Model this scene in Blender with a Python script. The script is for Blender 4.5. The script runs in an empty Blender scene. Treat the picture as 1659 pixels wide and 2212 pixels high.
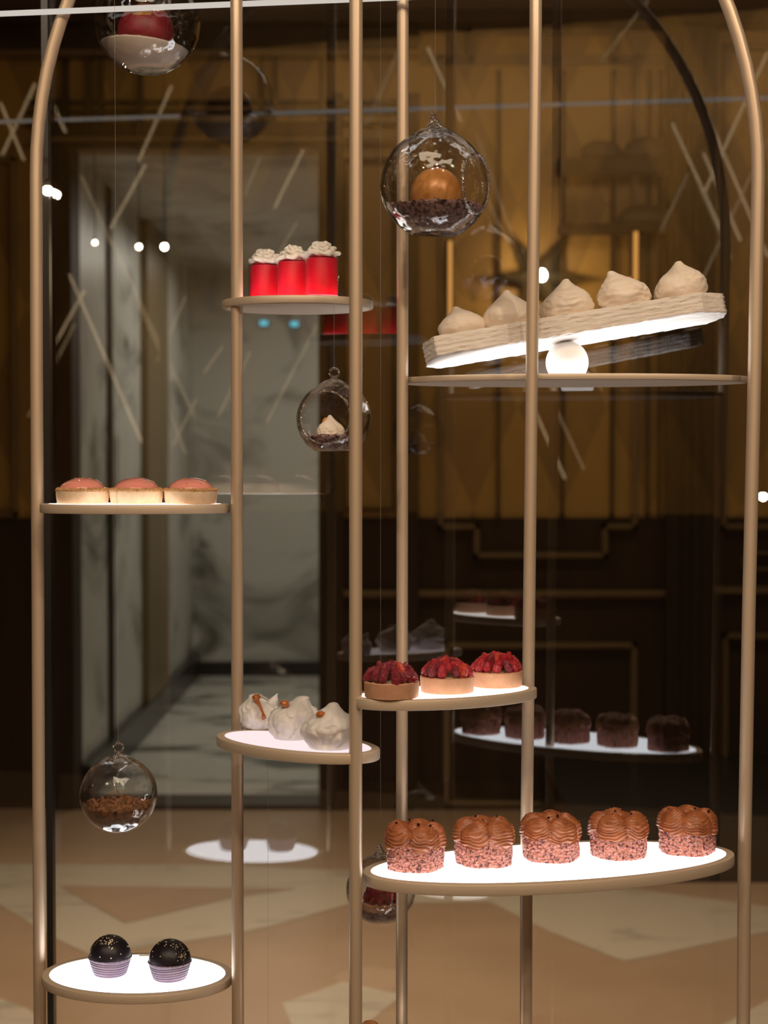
import bpy, math, random
from mathutils import Vector, noise
random.seed(7)
C = bpy.context.scene.collection
SC = bpy.context.scene
R_ = math.radians
PI = math.pi
# ---------------------------------------------------------------- camera
F = 3500.0
TH = math.atan(106 / F)
CAM = Vector((0, 0, 1.5))
cd = bpy.data.cameras.new('camera'); cam = bpy.data.objects.new('camera', cd); C.objects.link(cam)
cam.location = CAM; cam.rotation_euler = (PI / 2 - TH, 0, 0)
cd.sensor_fit = 'VERTICAL'; cd.sensor_height = 36; cd.sensor_width = 27; cd.lens = F / 2212 * 36
cd.clip_start = 0.05
cd.dof.use_dof = True; cd.dof.focus_distance = 1.69; cd.dof.aperture_fstop = 7.0
SC.camera = cam
# ---------------------------------------------------------------- world, exposure
SC.view_settings.view_transform = 'Standard'; SC.view_settings.look = 'None'
SC.view_settings.gamma = 1; SC.view_settings.exposure = 0.0; SC.view_settings.use_curve_mapping = False
w = bpy.data.worlds.new('world'); SC.world = w; w.use_nodes = True
w.node_tree.nodes['Background'].inputs[0].default_value = (1.0, 0.72, 0.42, 1)
w.node_tree.nodes['Background'].inputs[1].default_value = 0.03
SC.cycles.max_bounces = 8; SC.cycles.transparent_max_bounces = 32
SC.cycles.sample_clamp_indirect = 4.0
SC.cycles.caustics_reflective = False; SC.cycles.caustics_refractive = False

def area(name, loc, size, power, color, rot=(0, 0, 0), spread=None):
    l = bpy.data.lights.new(name, 'AREA'); l.shape = 'RECTANGLE'; l.size, l.size_y = size
    l.energy = power; l.color = color
    if spread: l.spread = R_(spread)
    o = bpy.data.objects.new(name, l); C.objects.link(o); o.location = loc; o.rotation_euler = rot
    return o
WARM = (1.0, 0.74, 0.46)
area('front_fill_light', (0.1, 0.1, 3.35), (2.4, 0.9), 20, (1.0, 0.80, 0.58))  # added fill without a fixture, brightens brass and pastry fronts
for (x_, y_) in ((-1.9, -.3), (-1.0, -1.2), (-.2, -.45), (.7, -1.25), (1.5, -.4), (2.1, -1.3)):     # added fill spots aimed at the front of the stand
    l = bpy.data.lights.new('front_fill_spot', 'SPOT'); l.energy = 50; l.color = (1.0, 0.80, 0.60); l.spot_size = R_(50); l.spot_blend = .6; l.shadow_soft_size = .035
    o = bpy.data.objects.new('front_fill_spot', l); C.objects.link(o); o.location = (x_, y_, 3.36)
    o.rotation_euler = (Vector((0, 1.75, 1.35)) - o.location).to_track_quat('-Z', 'Y').to_euler()
area('gallery_wall_light', (0.9, 5.2, 3.3), (3.6, 0.4), 12, WARM, (R_(38), 0, 0))
area('gallery_floor_light', (-0.3, 4.4, 3.38), (3.0, 1.2), 42, (1.0, 0.80, 0.60), (0, 0, 0), 90)
area('hall_wall_fill', (0.2, -2.2, 3.3), (5.0, 0.3), 60, (1.0, 0.74, 0.44), (R_(-38), 0, 0))  # added light, brightens the wall behind so the pane reflects it
area('marble_room_light', (-0.3, 9.2, 2.75), (1.4, 2.4), 25, (1.0, 0.92, 0.78))

# ---------------------------------------------------------------- pixel helpers
def ray(px, py):
    x = (px - 829.5) / F; v = -(py - 1106) / F
    return Vector((x, math.cos(TH) + v * math.sin(TH), -math.sin(TH) + v * math.cos(TH)))
def P(px, py, Y):
    d = ray(px, py); return CAM + d * (Y / d.y)
def G(px, py, z):
    d = ray(px, py); return CAM + d * ((z - CAM.z) / d.z)
def Xat(px, Y): return P(px, 1000, Y).x
def Zat(py, Y): return P(829, py, Y).z
PSI = R_(8.1); NRM = Vector((math.sin(PSI), math.cos(PSI), 0)); D = 2.03
def mirror(p):
    q = p - CAM
    return CAM + q - NRM * (2 * (q.dot(NRM) - D))

# ---------------------------------------------------------------- materials
def newmat(name):
    m = bpy.data.materials.new(name); m.use_nodes = True
    nt = m.node_tree; return m, nt, nt.nodes, nt.links
def noise_node(nt, scale, detail=4, rough=0.6, coord='Object', stretch=None, dist=0):
    N, L = nt.nodes, nt.links
    tc = N.new('ShaderNodeTexCoord'); n = N.new('ShaderNodeTexNoise')
    n.inputs['Scale'].default_value = scale; n.inputs['Detail'].default_value = detail
    n.inputs['Roughness'].default_value = rough; n.inputs['Distortion'].default_value = dist
    src = tc.outputs[coord]
    if stretch:
        mp = N.new('ShaderNodeMapping'); mp.inputs['Scale'].default_value = stretch
        L.new(src, mp.inputs[0]); src = mp.outputs[0]
    L.new(src, n.inputs['Vector']); return n
def pm(name, col, rough=0.5, metal=0.0, col2=None, vscale=20, vmix=(0.4, 0.6), bump=0, bscale=50, bdist=0.001,
       sss=0, ssr=(0.01, 0.004, 0.002), coat=0, stretch=None, spec=None, dist=0, sheen=0):
    m, nt, N, L = newmat(name); b = N['Principled BSDF']
    b.inputs['Base Color'].default_value = (*col, 1); b.inputs['Roughness'].default_value = rough
    b.inputs['Metallic'].default_value = metal
    if spec is not None: b.inputs['Specular IOR Level'].default_value = spec
    if coat: b.inputs['Coat Weight'].default_value = coat; b.inputs['Coat Roughness'].default_value = 0.06
    if sss:
        b.inputs['Subsurface Weight'].default_value = sss; b.inputs['Subsurface Radius'].default_value = ssr
        b.inputs['Subsurface Scale'].default_value = 1.0
    if col2:
        n = noise_node(nt, vscale, stretch=stretch, dist=dist)
        r = N.new('ShaderNodeValToRGB'); r.color_ramp.elements[0].position = vmix[0]; r.color_ramp.elements[1].position = vmix[1]
        r.color_ramp.elements[0].color = (*col, 1); r.color_ramp.elements[1].color = (*col2, 1)
        L.new(n.outputs['Fac'], r.inputs[0]); L.new(r.outputs[0], b.inputs['Base Color'])
    if bump:
        n2 = noise_node(nt, bscale, detail=5, stretch=stretch); bp = N.new('ShaderNodeBump')
        bp.inputs['Strength'].default_value = bump; bp.inputs['Distance'].default_value = bdist
        L.new(n2.outputs['Fac'], bp.inputs['Height']); L.new(bp.outputs[0], b.inputs['Normal'])
    return m
def emit(name, col, s):
    m, nt, N, L = newmat(name); N.remove(N['Principled BSDF'])
    e = N.new('ShaderNodeEmission'); e.inputs[0].default_value = (*col, 1); e.inputs[1].default_value = s
    L.new(e.outputs[0], N['Material Output'].inputs[0]); return m
def glass(name, tint=(1, 1, 1), f0=0.04, grz=0.9, rough=0.0, bump=0, bscale=12, bdist=0.01, power=5):
    m, nt, N, L = newmat(name); N.remove(N['Principled BSDF'])
    t = N.new('ShaderNodeBsdfTransparent'); t.inputs[0].default_value = (*tint, 1)
    g = N.new('ShaderNodeBsdfGlossy'); g.inputs['Roughness'].default_value = rough
    lw = N.new('ShaderNodeLayerWeight'); lw.inputs[0].default_value = 0.5
    p = N.new('ShaderNodeMath'); p.operation = 'POWER'; p.inputs[1].default_value = power
    a = N.new('ShaderNodeMath'); a.operation = 'MULTIPLY_ADD'; a.inputs[1].default_value = grz; a.inputs[2].default_value = f0
    mx = N.new('ShaderNodeMixShader')
    L.new(lw.outputs['Facing'], p.inputs[0]); L.new(p.outputs[0], a.inputs[0]); L.new(a.outputs[0], mx.inputs[0])
    L.new(t.outputs[0], mx.inputs[1]); L.new(g.outputs[0], mx.inputs[2]); L.new(mx.outputs[0], N['Material Output'].inputs[0])
    if bump:
        n2 = noise_node(nt, bscale, detail=2); bp = N.new('ShaderNodeBump')
        bp.inputs['Strength'].default_value = bump; bp.inputs['Distance'].default_value = bdist
        L.new(n2.outputs['Fac'], bp.inputs['Height']); L.new(bp.outputs[0], g.inputs['Normal'])
    return m
M = {}
M['brass'] = pm('brass', (0.66, 0.50, 0.35), 0.40, 0.45, bump=0.05, bscale=400)
M['rimbrass'] = pm('rim_brass', (0.60, 0.47, 0.34), 0.5, 0.3, bump=0.15, bscale=900, bdist=0.0003)
M['under'] = pm('shelf_underside', (0.80, 0.70, 0.58), 0.6)
M['light_cool'] = emit('light_panel_cool', (0.93, 0.95, 1.0), 4.2)
M['light_warm'] = emit('light_panel_warm', (1.0, 0.93, 0.86), 3.2)
M['light_pink'] = emit('light_panel_pink', (1.0, 0.83, 0.83), 1.0)
M['pane'] = glass('pane_glass', f0=0.085, grz=0.6)
M['globe'] = glass('blown_glass', tint=(0.992, 0.985, 0.975), f0=0.075, grz=0.8, bump=0.5, bscale=34, bdist=0.010, power=2.6)
M['globe_tip'] = glass('crinkled_glass', tint=(0.95, 0.90, 0.85), f0=0.45, grz=0.5, bump=1.0, bscale=260, bdist=0.004, power=2)
M['thread'] = pm('thread', (0.30, 0.28, 0.25), 0.5)

# ---------------------------------------------------------------- mesh helpers
def mesh(name, v, f, mat, parent=None, smooth=True, mats=None, fm=None, sharp=None):
    me = bpy.data.meshes.new(name); me.from_pydata([tuple(p) for p in v], [], f)
    for m in (mats or [mat]): me.materials.append(m)
    if fm: me.polygons.foreach_set('material_index', fm)
    if smooth: me.polygons.foreach_set('use_smooth', [True] * len(me.polygons))
    me.validate(); me.update()
    if sharp and smooth:
        me.set_sharp_from_angle(angle=R_(sharp))
    o = bpy.data.objects.new(name, me); C.objects.link(o)
    if parent: o.parent = parent
    return o
class MB:
    def __init__(s): s.v = []; s.f = []; s.m = []
    def add(s, v, f, mi=0):
        b = len(s.v); s.v += [tuple(p) for p in v]; s.f += [[i + b for i in q] for q in f]; s.m += [mi] * len(f); return s
    def box(s, lo, hi, mi=0):
        x0, y0, z0 = lo; x1, y1, z1 = hi
        v = [(x0, y0, z0), (x1, y0, z0), (x1, y1, z0), (x0, y1, z0), (x0, y0, z1), (x1, y0, z1), (x1, y1, z1), (x0, y1, z1)]
        return s.add(v, [(0, 3, 2, 1), (4, 5, 6, 7), (0, 1, 5, 4), (1, 2, 6, 5), (2, 3, 7, 6), (3, 0, 4, 7)], mi)
    def tube(s, pts, r, n=12, mi=0, cap=True, rr=None):
        pts = [Vector(p) for p in pts]; v = []; f = []; k = len(pts)
        t0 = (pts[1] - pts[0]).normalized(); up = Vector((0, 0, 1)) if abs(t0.z) < .9 else Vector((0, 1, 0))
        a = t0.cross(up).normalized()
        for i, p in enumerate(pts):
            t = (pts[min(i + 1, k - 1)] - pts[max(i - 1, 0)]).normalized()
            a = (a - t * a.dot(t)).normalized(); b = t.cross(a); R = rr[i] if rr else r
            for j in range(n):
                q = 2 * PI * j / n; v.append(p + a * (math.cos(q) * R) + b * (math.sin(q) * R))
        for i in range(k - 1):
            for j in range(n):
                j2 = (j + 1) % n; f.append((i * n + j, i * n + j2, (i + 1) * n + j2, (i + 1) * n + j))
        if cap: f.append(tuple(range(n))[::-1]); f.append(tuple((k - 1) * n + j for j in range(n)))
        return s.add(v, f, mi)
    def lathe(s, prof, n=48, mi=0, fn=None, c=(0, 0, 0), sx=1, sy=1):
        v = []; f = []; k = len(prof)
        for (r, z) in prof:
            for j in range(n):
                q = 2 * PI * j / n; p = Vector((r * math.cos(q) * sx, r * math.sin(q) * sy, z))
                if fn: p = fn(p, q)
                v.append(p + Vector(c))
        for i in range(k - 1):
            for j in range(n):
                j2 = (j + 1) % n; f.append((i * n + j, i * n + j2, (i + 1) * n + j2, (i + 1) * n + j))
        f.append(tuple(range(n))[::-1]); f.append(tuple((k - 1) * n + j for j in range(n)))
        return s.add(v, f, mi)
    def build(s, name, mat, parent=None, smooth=True, mats=None, sharp=40):
        return mesh(name, s.v, s.f, mat, parent, smooth, mats, s.m if mats else None, sharp)
def thing(name, label, cat, loc=(0, 0, 0), rz=0, group=None, rot=None):
    o = bpy.data.objects.new(name, None); C.objects.link(o); o.empty_display_size = 0.02
    o.location = loc; o.rotation_euler = rot or (0, 0, rz); return tag(o, label, cat, group)
def tag(o, label, cat, group=None, kind=None):
    o['label'] = label; o['category'] = cat
    if group: o['group'] = group
    if kind: o['kind'] = kind
    return o
def struct(o): o['kind'] = 'structure'; return o
def bevel(o, wd, seg=2):
    b = o.modifiers.new('bevel', 'BEVEL'); b.width = wd; b.segments = seg; b.limit_method = 'ANGLE'; return o
def nz(p, s, o=0.0): return noise.noise(Vector((p.x * s + o, p.y * s + o * 1.7, p.z * s - o)))
def fbm(p, s, o=0.0): return nz(p, s, o) + .5 * nz(p, s * 2.1, o + 5) + .25 * nz(p, s * 4.3, o + 9)

# ================================================================= THE SETTING
M['floor'] = pm('floor_stone', (0.33, 0.225, 0.14), 0.35, col2=(0.26, 0.17, 0.10), vscale=1.2, vmix=(.3, .7))
M['cream'] = pm('cream_marble', (0.40, 0.34, 0.25), 0.3, col2=(0.22, 0.19, 0.15), vscale=2.2, vmix=(.56, .72), stretch=(1, 3, 1), dist=1.2)
M['amber'] = None
def amber_mat():  # amber of wall_front; on wall_back the diamonds paint reflected patches
    m, nt, N, L = newmat('amber_wall_and_reflection'); b = N['Principled BSDF']; b.inputs['Roughness'].default_value = .5
    tc = N.new('ShaderNodeTexCoord'); sp = N.new('ShaderNodeSeparateXYZ'); L.new(tc.outputs['Object'], sp.inputs[0])
    def mth(op, a, b_=None):
        n = N.new('ShaderNodeMath'); n.operation = op
        for i, q in enumerate((a, b_)):
            if q is None: continue
            if isinstance(q, (int, float)): n.inputs[i].default_value = q
            else: L.new(q, n.inputs[i])
        return n.outputs[0]
    x = mth('MULTIPLY', sp.outputs[0], 2.6); z = mth('MULTIPLY', sp.outputs[2], 1.15)
    a = mth('PINGPONG', mth('ADD', x, z), 1.0); c = mth('PINGPONG', mth('SUBTRACT', x, z), 1.0)
    s1 = mth('GREATER_THAN', a, .5); s2 = mth('GREATER_THAN', c, .5); dia = mth('ABSOLUTE', mth('SUBTRACT', s1, s2))
    n = noise_node(nt, 1.3, stretch=(1, 1, .5))
    fac = mth('ADD', mth('MULTIPLY', dia, .45), mth('MULTIPLY', n.outputs['Fac'], .6))
    r = N.new('ShaderNodeValToRGB'); r.color_ramp.elements[0].position = .2; r.color_ramp.elements[1].position = .75
    r.color_ramp.elements[0].color = (.20, .115, .032, 1); r.color_ramp.elements[1].color = (.34, .20, .045, 1)
    L.new(fac, r.inputs[0]); L.new(r.outputs[0], b.inputs['Base Color']); return m
M['amber'] = amber_mat()
M['dark'] = pm('dark_walnut', (0.050, 0.030, 0.014), 0.6, spec=.2, col2=(0.026, 0.015, 0.008), vscale=6, vmix=(.3, .7), stretch=(1, 1, .15))
M['mould'] = pm('moulding_wood', (0.17, 0.115, 0.055), 0.5, spec=.3)
M['black'] = pm('black_stone', (0.02, 0.018, 0.016), 0.3)
M['ceil'] = pm('ceiling_dark', (0.10, 0.07, 0.05), 0.7)
M['marble'] = pm('white_marble', (0.56, 0.55, 0.50), 0.35, col2=(0.13, 0.13, 0.10), vscale=1.1, vmix=(.50, .68), stretch=(1, 1, 1.3), dist=1.4)
M['marblefl'] = pm('marble_floor', (0.62, 0.60, 0.54), 0.3, col2=(0.12, 0.125, 0.10), vscale=1.5, vmix=(.5, .62), stretch=(1.0, 2.6, 1), dist=1.0)
M['post_amber'] = pm('amber_pilaster', (0.17, 0.12, 0.055), 0.4)

YW = 7.0
# floor: brown stone with inlaid cream marble bands
fb = MB(); fb.box((-4, -3, -0.1), (4, YW + .05, 0), 0)
def inlay(px_pts, mi, z):
    v = [G(x, y, 0) for x, y in px_pts]; v = [(p.x, p.y, z) for p in v]; b = len(v)
    fb.add(v, [tuple(range(b))[::-1]], mi)
inlay([(-500, 1868), (0, 1868), (480, 1869), (900, 1890), (1240, 1905), (1700, 1965), (1700, 2005), (1480, 2050), (1350, 2078), (1180, 2010),
       (1060, 1950), (760, 1952), (600, 1998), (500, 2020), (290, 2050), (195, 2063), (113, 2025), (0, 1955), (-500, 1900)], 1, .0015)
inlay([(125, 1914), (269, 1996), (503, 1940), (640, 1921)], 0, .003)
inlay([(610, 2168), (740, 2122), (870, 2150), (760, 2240), (640, 2240)], 1, .0015)
inlay([(1560, 2215), (1700, 2140), (1700, 2300), (1500, 2300)], 1, .0015)
inlay([(-100, 2120), (60, 2180), (200, 2300), (-100, 2300)], 1, .0015)
fl = fb.build('floor', None, smooth=False, mats=[M['floor'], M['cream']]); struct(fl)
struct(MB().box((-4, -3, 3.4), (4, YW + .05, 3.5)).build('ceiling', M['ceil'], smooth=False))
struct(MB().box((-4.1, -3, 0), (-4, YW, 3.4)).build('wall_left', M['dark'], smooth=False))
struct(MB().box((4, -3, 0), (4.1, YW, 3.4)).build('wall_right', M['dark'], smooth=False))
struct(MB().box((-4, -3.1, 0), (4, -3, 1.28), 1).box((-4, -3.1, 1.28), (4, -3, 3.4), 0).build('wall_front', None, smooth=False, mats=[M['amber'], M['dark']]))
xL, xR = Xat(155, YW), Xat(688, YW); zT = Zat(318, YW); zD = Zat(1118, YW)
wb = MB()
for (a, b) in ((-4, xL), (xR, 4)):
    wb.box((a, YW, 0), (b, YW + .15, zD), 1); wb.box((a, YW, zD), (b, YW + .15, 3.4), 0)
wb.box((xL, YW, zT), (xR, YW + .15, 3.4), 0)
struct(wb.build('wall_back', None, smooth=False, mats=[M['amber'], M['dark']]))  # upper amber carries the opposite wall's reflection, painted into the colour
ntrim = [0]
def trim(mb, mat=None, bev=0):
    ntrim[0] += 1; o = mb.build('trim_%d' % ntrim[0], mat or M['mould'], smooth=False); struct(o)
    if bev: bevel(o, bev)
    return o
def R3(mb, x0, y0, x1, y1, Yf, Yb, mi=0):
    """box seen at pixels x0..x1, y0..y1 with its front at depth Yf"""
    mb.box((Xat(x0, Yf), Yf, Zat(y1, Yf)), (Xat(x1, Yf), Yb, Zat(y0, Yf)), mi); return mb
# door casing
c = MB(); R3(c, 96, 300, 156, 1745, YW - .05, YW + .15); R3(c, 688, 300, 722, 1745, YW - .05, YW + .15); R3(c, 96, 270, 722, 318, YW - .06, YW)
struct(c.build('trim_door', M['dark'], smooth=False))
# stepped panel mouldings of the wall
def path_mould(pts, wpx=9, Yf=None, mat=None):
    Yf = Yf or YW - .03; mb = MB()
    for (a, b), (c_, d) in zip(pts, pts[1:] + pts[:1]):
        x0, x1 = min(a, c_), max(a, c_); y0, y1 = min(b, d), max(b, d); h = wpx / 2
        R3(mb, x0 - h, y0 - h, x1 + h, y1 + h, Yf, YW)
        R3(mb, x0 - h * .45, y0 - h * .45, x1 + h * .45, y1 + h * .45, Yf - .02, Yf)
    return trim(mb, mat)
path_mould([(1030, 1200), (1030, 1138), (952, 1138), (952, 125), (1015, 125), (1015, 66), (1325, 66), (1325, 125), (1372, 125), (1372, 1138), (1308, 1138), (1308, 1200)], 14)
path_mould([(965, 1395), (1372, 1395), (1372, 1735), (965, 1735)], 14)
path_mould([(1565, 1138), (1565, 100), (1900, 100), (1900, 1138)], 14)
path_mould([(1570, 1375), (1900, 1375), (1900, 1735), (1570, 1735)], 14)
path_mould([(1608, 1195), (1608, 1230), (1900, 1230), (1900, 1195)], 7)
path_mould([(-300, 345), (30, 345), (30, 1110), (-300, 1110)], 12)
path_mould([(745, 345), (850, 345), (850, 1100), (745, 1100)], 9, mat=M['dark'])
mb = MB(); R3(mb, 722, 1276, 1446, 1286, YW - .05, YW); R3(mb, 722, 1286, 1446, 1292, YW - .03, YW); R3(mb, 1540, 1268, 2000, 1282, YW - .05, YW); trim(mb)
# pilasters
mb = MB(); R3(mb, 1443, 40, 1545, 1745, YW - .10, YW)
for x in (1456, 1478, 1500, 1522): R3(mb, x, 60, x + 7, 1735, YW - .13, YW - .10)
trim(mb, M['dark'])
mb = MB(); R3(mb, 862, 200, 905, 1745, YW - .06, YW); R3(mb, 722, 200, 742, 1745, YW - .06, YW); trim(mb, M['dark'])
# cornice bands and shelf ledges high on the wall
mb = MB(); R3(mb, -700, -60, 2400, 45, YW - .16, YW); R3(mb, -700, 84, 905, 104, YW - .12, YW); R3(mb, -700, 45, 905, 84, YW - .06, YW); trim(mb, M['dark'])
mb = MB(); R3(mb, -700, 104, 905, 116, YW - .10, YW); R3(mb, 60, 296, 905, 303, YW - .09, YW); R3(mb, 905, 118, 1440, 140, YW-.012, YW); trim(mb)
mb = MB()
for x in (140, 190, 215, 300, 560, 590, 690): R3(mb, x, 116, x + 10, 296, YW - .05, YW)
for y in (215, 235, 262): R3(mb, 60, y, 905, y + 7, YW - .045, YW)
trim(mb, M['dark'])
# wall bays of darker vertical battens between the amber panels
mb = MB()
for x in (1072, 1210, 1318, 1395, 1420): R3(mb, x, 150, x + 9, 1125, YW - .02, YW)
R3(mb, 1205, 340, 1440, 372, YW - .12, YW); R3(mb, 1210, 482, 1440, 500, YW - .12, YW)
trim(mb, M['dark'])
mb = MB(); R3(mb, 722, 1690, 1446, 1750, YW - .04, YW); o = mb.build('baseboard_back', M['dark'], smooth=False); struct(o)
# low dark step in front of the right half of the wall
st = MB(); st.box((Xat(1240, 5.75), 5.75, 0), (3.9, YW, Zat(1765, 5.75))); trim(st, M['black'])

# marble room beyond the doorway
YB = 11.4
mr = MB()
mr.box((xL - .1, YW + .15, 0), (xL, YB, 2.9)); mr.box((xL - .1, YB, 0), (1.6, YB + .1, 2.9)); mr.box((1.5, YW + .15, 0), (1.6, YB, 2.9))
struct(mr.build('wall_alcove', M['marble'], smooth=False))
struct(MB().box((xL, YW + .05, -.1), (1.5, YB, 0)).build('floor_alcove', M['marblefl'], smooth=False))
struct(MB().box((xL - .1, YW + .15, 2.85), (1.6, YB, 2.95)).build('ceiling_alcove', M['marble'], smooth=False))
b_ = MB(); b_.box((xL, YW + .15, 0), (xL + .05, YB, .16)); b_.box((xL, YB - .03, 0), (1.5, YB, .10)); struct(b_.build('baseboard_alcove', M['black'], smooth=False))
struct(MB().box((xL, YW - .03, 0), (xR, YW + .2, .02)).build('trim_threshold', M['black'], smooth=False))
pl = MB(); pl.box((xL, 9.0, .02), (xL + .04, 9.85, 2.84)); trim(pl, M['post_amber'])
pl = MB(); pl.box((xL, 7.9, .02), (xL + .015, 8.0, 2.84)); trim(pl, M['dark'])

# the rear glass pane of the display, slightly turned
pd = Vector((math.cos(PSI), -math.sin(PSI), 0)); pc = CAM + NRM * D
def pane_pt(s, z, off=0): q = pc + pd * s + NRM * off; return (q.x, q.y, z)
v = [pane_pt(s, z, o_) for o_ in (0, .006) for s, z in ((-2, 0), (1.6, 0), (1.6, 3.4), (-2, 3.4))]
pn = mesh('window_1', v, [(0, 1, 2, 3), (7, 6, 5, 4), (0, 4, 5, 1), (1, 5, 6, 2), (2, 6, 7, 3), (3, 7, 4, 0)], M['pane'], smooth=False); struct(pn)
# slim black joint between two panes, behind the left upright
jx = P(105, 1000, 2.11); jm = MB(); jm.box((jx.x - .0042, 2.10, 0), (jx.x + .0042, 2.118, 3.4)); trim(jm, M['black'])

# gold lattice behind the camera, lit look painted as glow; reflected in the pane
M['lattice'] = emit('gold_lattice_glow', (1.0, 0.70, 0.38), 1.5)
M['latdim'] = emit('gold_lattice_glow_dim', (1.0, 0.66, 0.34), .8)
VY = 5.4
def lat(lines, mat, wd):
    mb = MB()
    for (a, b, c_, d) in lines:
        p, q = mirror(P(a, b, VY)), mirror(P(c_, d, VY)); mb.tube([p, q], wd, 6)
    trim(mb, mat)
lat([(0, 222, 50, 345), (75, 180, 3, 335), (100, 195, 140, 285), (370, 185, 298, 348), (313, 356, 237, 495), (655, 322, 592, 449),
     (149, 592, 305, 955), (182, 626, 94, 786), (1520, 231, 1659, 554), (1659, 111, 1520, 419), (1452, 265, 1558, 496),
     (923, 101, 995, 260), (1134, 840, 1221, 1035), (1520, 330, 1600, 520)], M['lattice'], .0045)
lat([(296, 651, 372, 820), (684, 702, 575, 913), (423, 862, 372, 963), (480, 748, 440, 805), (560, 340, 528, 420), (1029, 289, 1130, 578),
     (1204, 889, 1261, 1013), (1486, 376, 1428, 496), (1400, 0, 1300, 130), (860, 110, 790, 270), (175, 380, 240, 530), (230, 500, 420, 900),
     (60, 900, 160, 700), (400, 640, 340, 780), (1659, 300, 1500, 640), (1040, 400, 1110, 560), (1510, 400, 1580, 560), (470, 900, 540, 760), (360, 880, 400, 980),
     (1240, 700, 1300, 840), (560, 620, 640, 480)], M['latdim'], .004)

# ================================================================= LAMPS
M['bulb'] = emit('bulb_glow', (1.0, 0.86, 0.70), 40)
M['bulbdim'] = emit('bulb_glow_small', (1.0, 0.84, 0.66), 14)
def bulb(px, py, Y, r, label, mat, ztop=None, group=None):
    p = P(px, py, Y); t = thing('pendant_lamp', label, 'lamp', p, group=group)
    mb = MB(); mb.lathe([(r * math.sin(a), -r * math.cos(a)) for a in [PI * k / 12 for k in range(1, 12)]], 16); mb.build('bulb', mat, t)
    z1 = (ztop or 3.4) - p.z
    MB().lathe([(r * .5, r * .7), (r * .6, r * 1.8), (r * .3, r * 2.2)], 14).build('socket', M['dark'], t)
    MB().tube([(0, 0, r * 2), (0, 0, z1)], .0022, 6).build('cord', M['black'], t)
bulb(103, 412, 2.102, .0070, 'bright round pendant bulb beside the left upright, level with the top of the doorway', M['bulb'])
bulb(355, 533, 6.3, .011, 'small pendant bulb before the doorway, rightmost and brightest of the three hanging in a row', M['bulb'])
bulb(300, 533, 6.4, .010, 'small pendant bulb before the doorway, middle of the three hanging in a row', M['bulbdim'])
bulb(205, 524, 6.5, .008, 'tiny pendant bulb before the doorway, leftmost of the three hanging in a row', M['bulbdim'])
bulb(1648, 1073, 6.2, .012, 'small bright bulb at the far right edge beyond the right upright', M['bulb'])
# star shaped wall lamp
p = P(1168, 598, YW - .09)
t = thing('star_wall_lamp', 'dark metal star wall lamp with one glowing bulb above the tilted board', 'lamp', p)
M['starmetal'] = pm('star_metal', (0.10, 0.085, 0.05), 0.4, 0.6)
v = [(0, -.035, 0)]; n = 6
for k in range(2 * n):
    a = PI / 2 + PI / n / 1 * k * 1.0 + R_(30); r = .215 if k % 2 == 0 else .075
    v.append((r * math.cos(a), .03, r * math.sin(a) * .9))
v.append((0, .085, 0)); L_ = len(v) - 1
f = [(0, 1 + k, 1 + (k + 1) % (2 * n)) for k in range(2 * n)] + [(L_, 1 + (k + 1) % (2 * n), 1 + k) for k in range(2 * n)]
mesh('star_frame', v, f, M['starmetal'], t, smooth=False)
MB().lathe([(.018 * math.sin(a), -.024 * math.cos(a)) for a in [PI * k / 12 for k in range(1, 12)]], 16, c=(0, -.06, 0)).build('bulb', M['bulb'], t)
pl_ = bpy.data.lights.new('star_glow', 'POINT'); pl_.energy = 3.0; pl_.color = (1, .7, .38); pl_.shadow_soft_size = .03
po = bpy.data.objects.new('star_glow', pl_); C.objects.link(po); po.location = p + Vector((0, -.13, 0))
# amber strip lamps on the wall
M['strip'] = emit('amber_strip_glow', (1.0, 0.45, 0.10), 0.75)
for (x, y0, y1, lb) in ((972, 520, 690, 'slim glowing amber strip lamp on the wall below the globe with the orange ball'),
                        (1372, 500, 606, 'slim glowing amber strip lamp on the wall behind the two right meringues')):
    mb = MB(); R3(mb, x - 4, y0, x + 4, y1, YW - .14, YW - .12); o = mb.build('strip_lamp', M['strip'], smooth=False)
    t = thing('wall_strip_lamp', lb, 'lamp', (0, 0, 0)); o.parent = t
    mb = MB(); R3(mb, x - 6, y0 - 4, x + 6, y1 + 4, YW - .12, YW); mb.build('backplate', M['dark'], t, smooth=False)
# dark loaves on the wall ledges
M['loaf'] = pm('dark_crust', (0.06, 0.035, 0.018), 0.6, bump=.4, bscale=40)
for i, (x, y, rw, h, lb) in enumerate(((1300, 340, .085, .07, 'low dark loaf on the upper wall ledge, left one'), (1398, 340, .10, .085, 'tall dark loaf on the upper wall ledge, right one'),
                                   (1395, 482, .12, .075, 'dark rounded loaf on the lower wall ledge'))):
    p = P(x, y, YW - .075); mb = MB()
    prof = [(.001, 0), (1, 0), (1.03, .3), (.9, .65), (.6, .92), (.2, 1), (.001, 1)]
    mb.lathe([(r_ * rw, z_ * h) for r_, z_ in prof], 20, fn=lambda q, a: Vector((q.x, q.y * .4, q.z + .008 * nz(q, 20))))
    o = mb.build('bread_loaf', M['loaf']); o.location = p; tag(o, lb, 'bread', 'loaves on the wall ledges')
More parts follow.
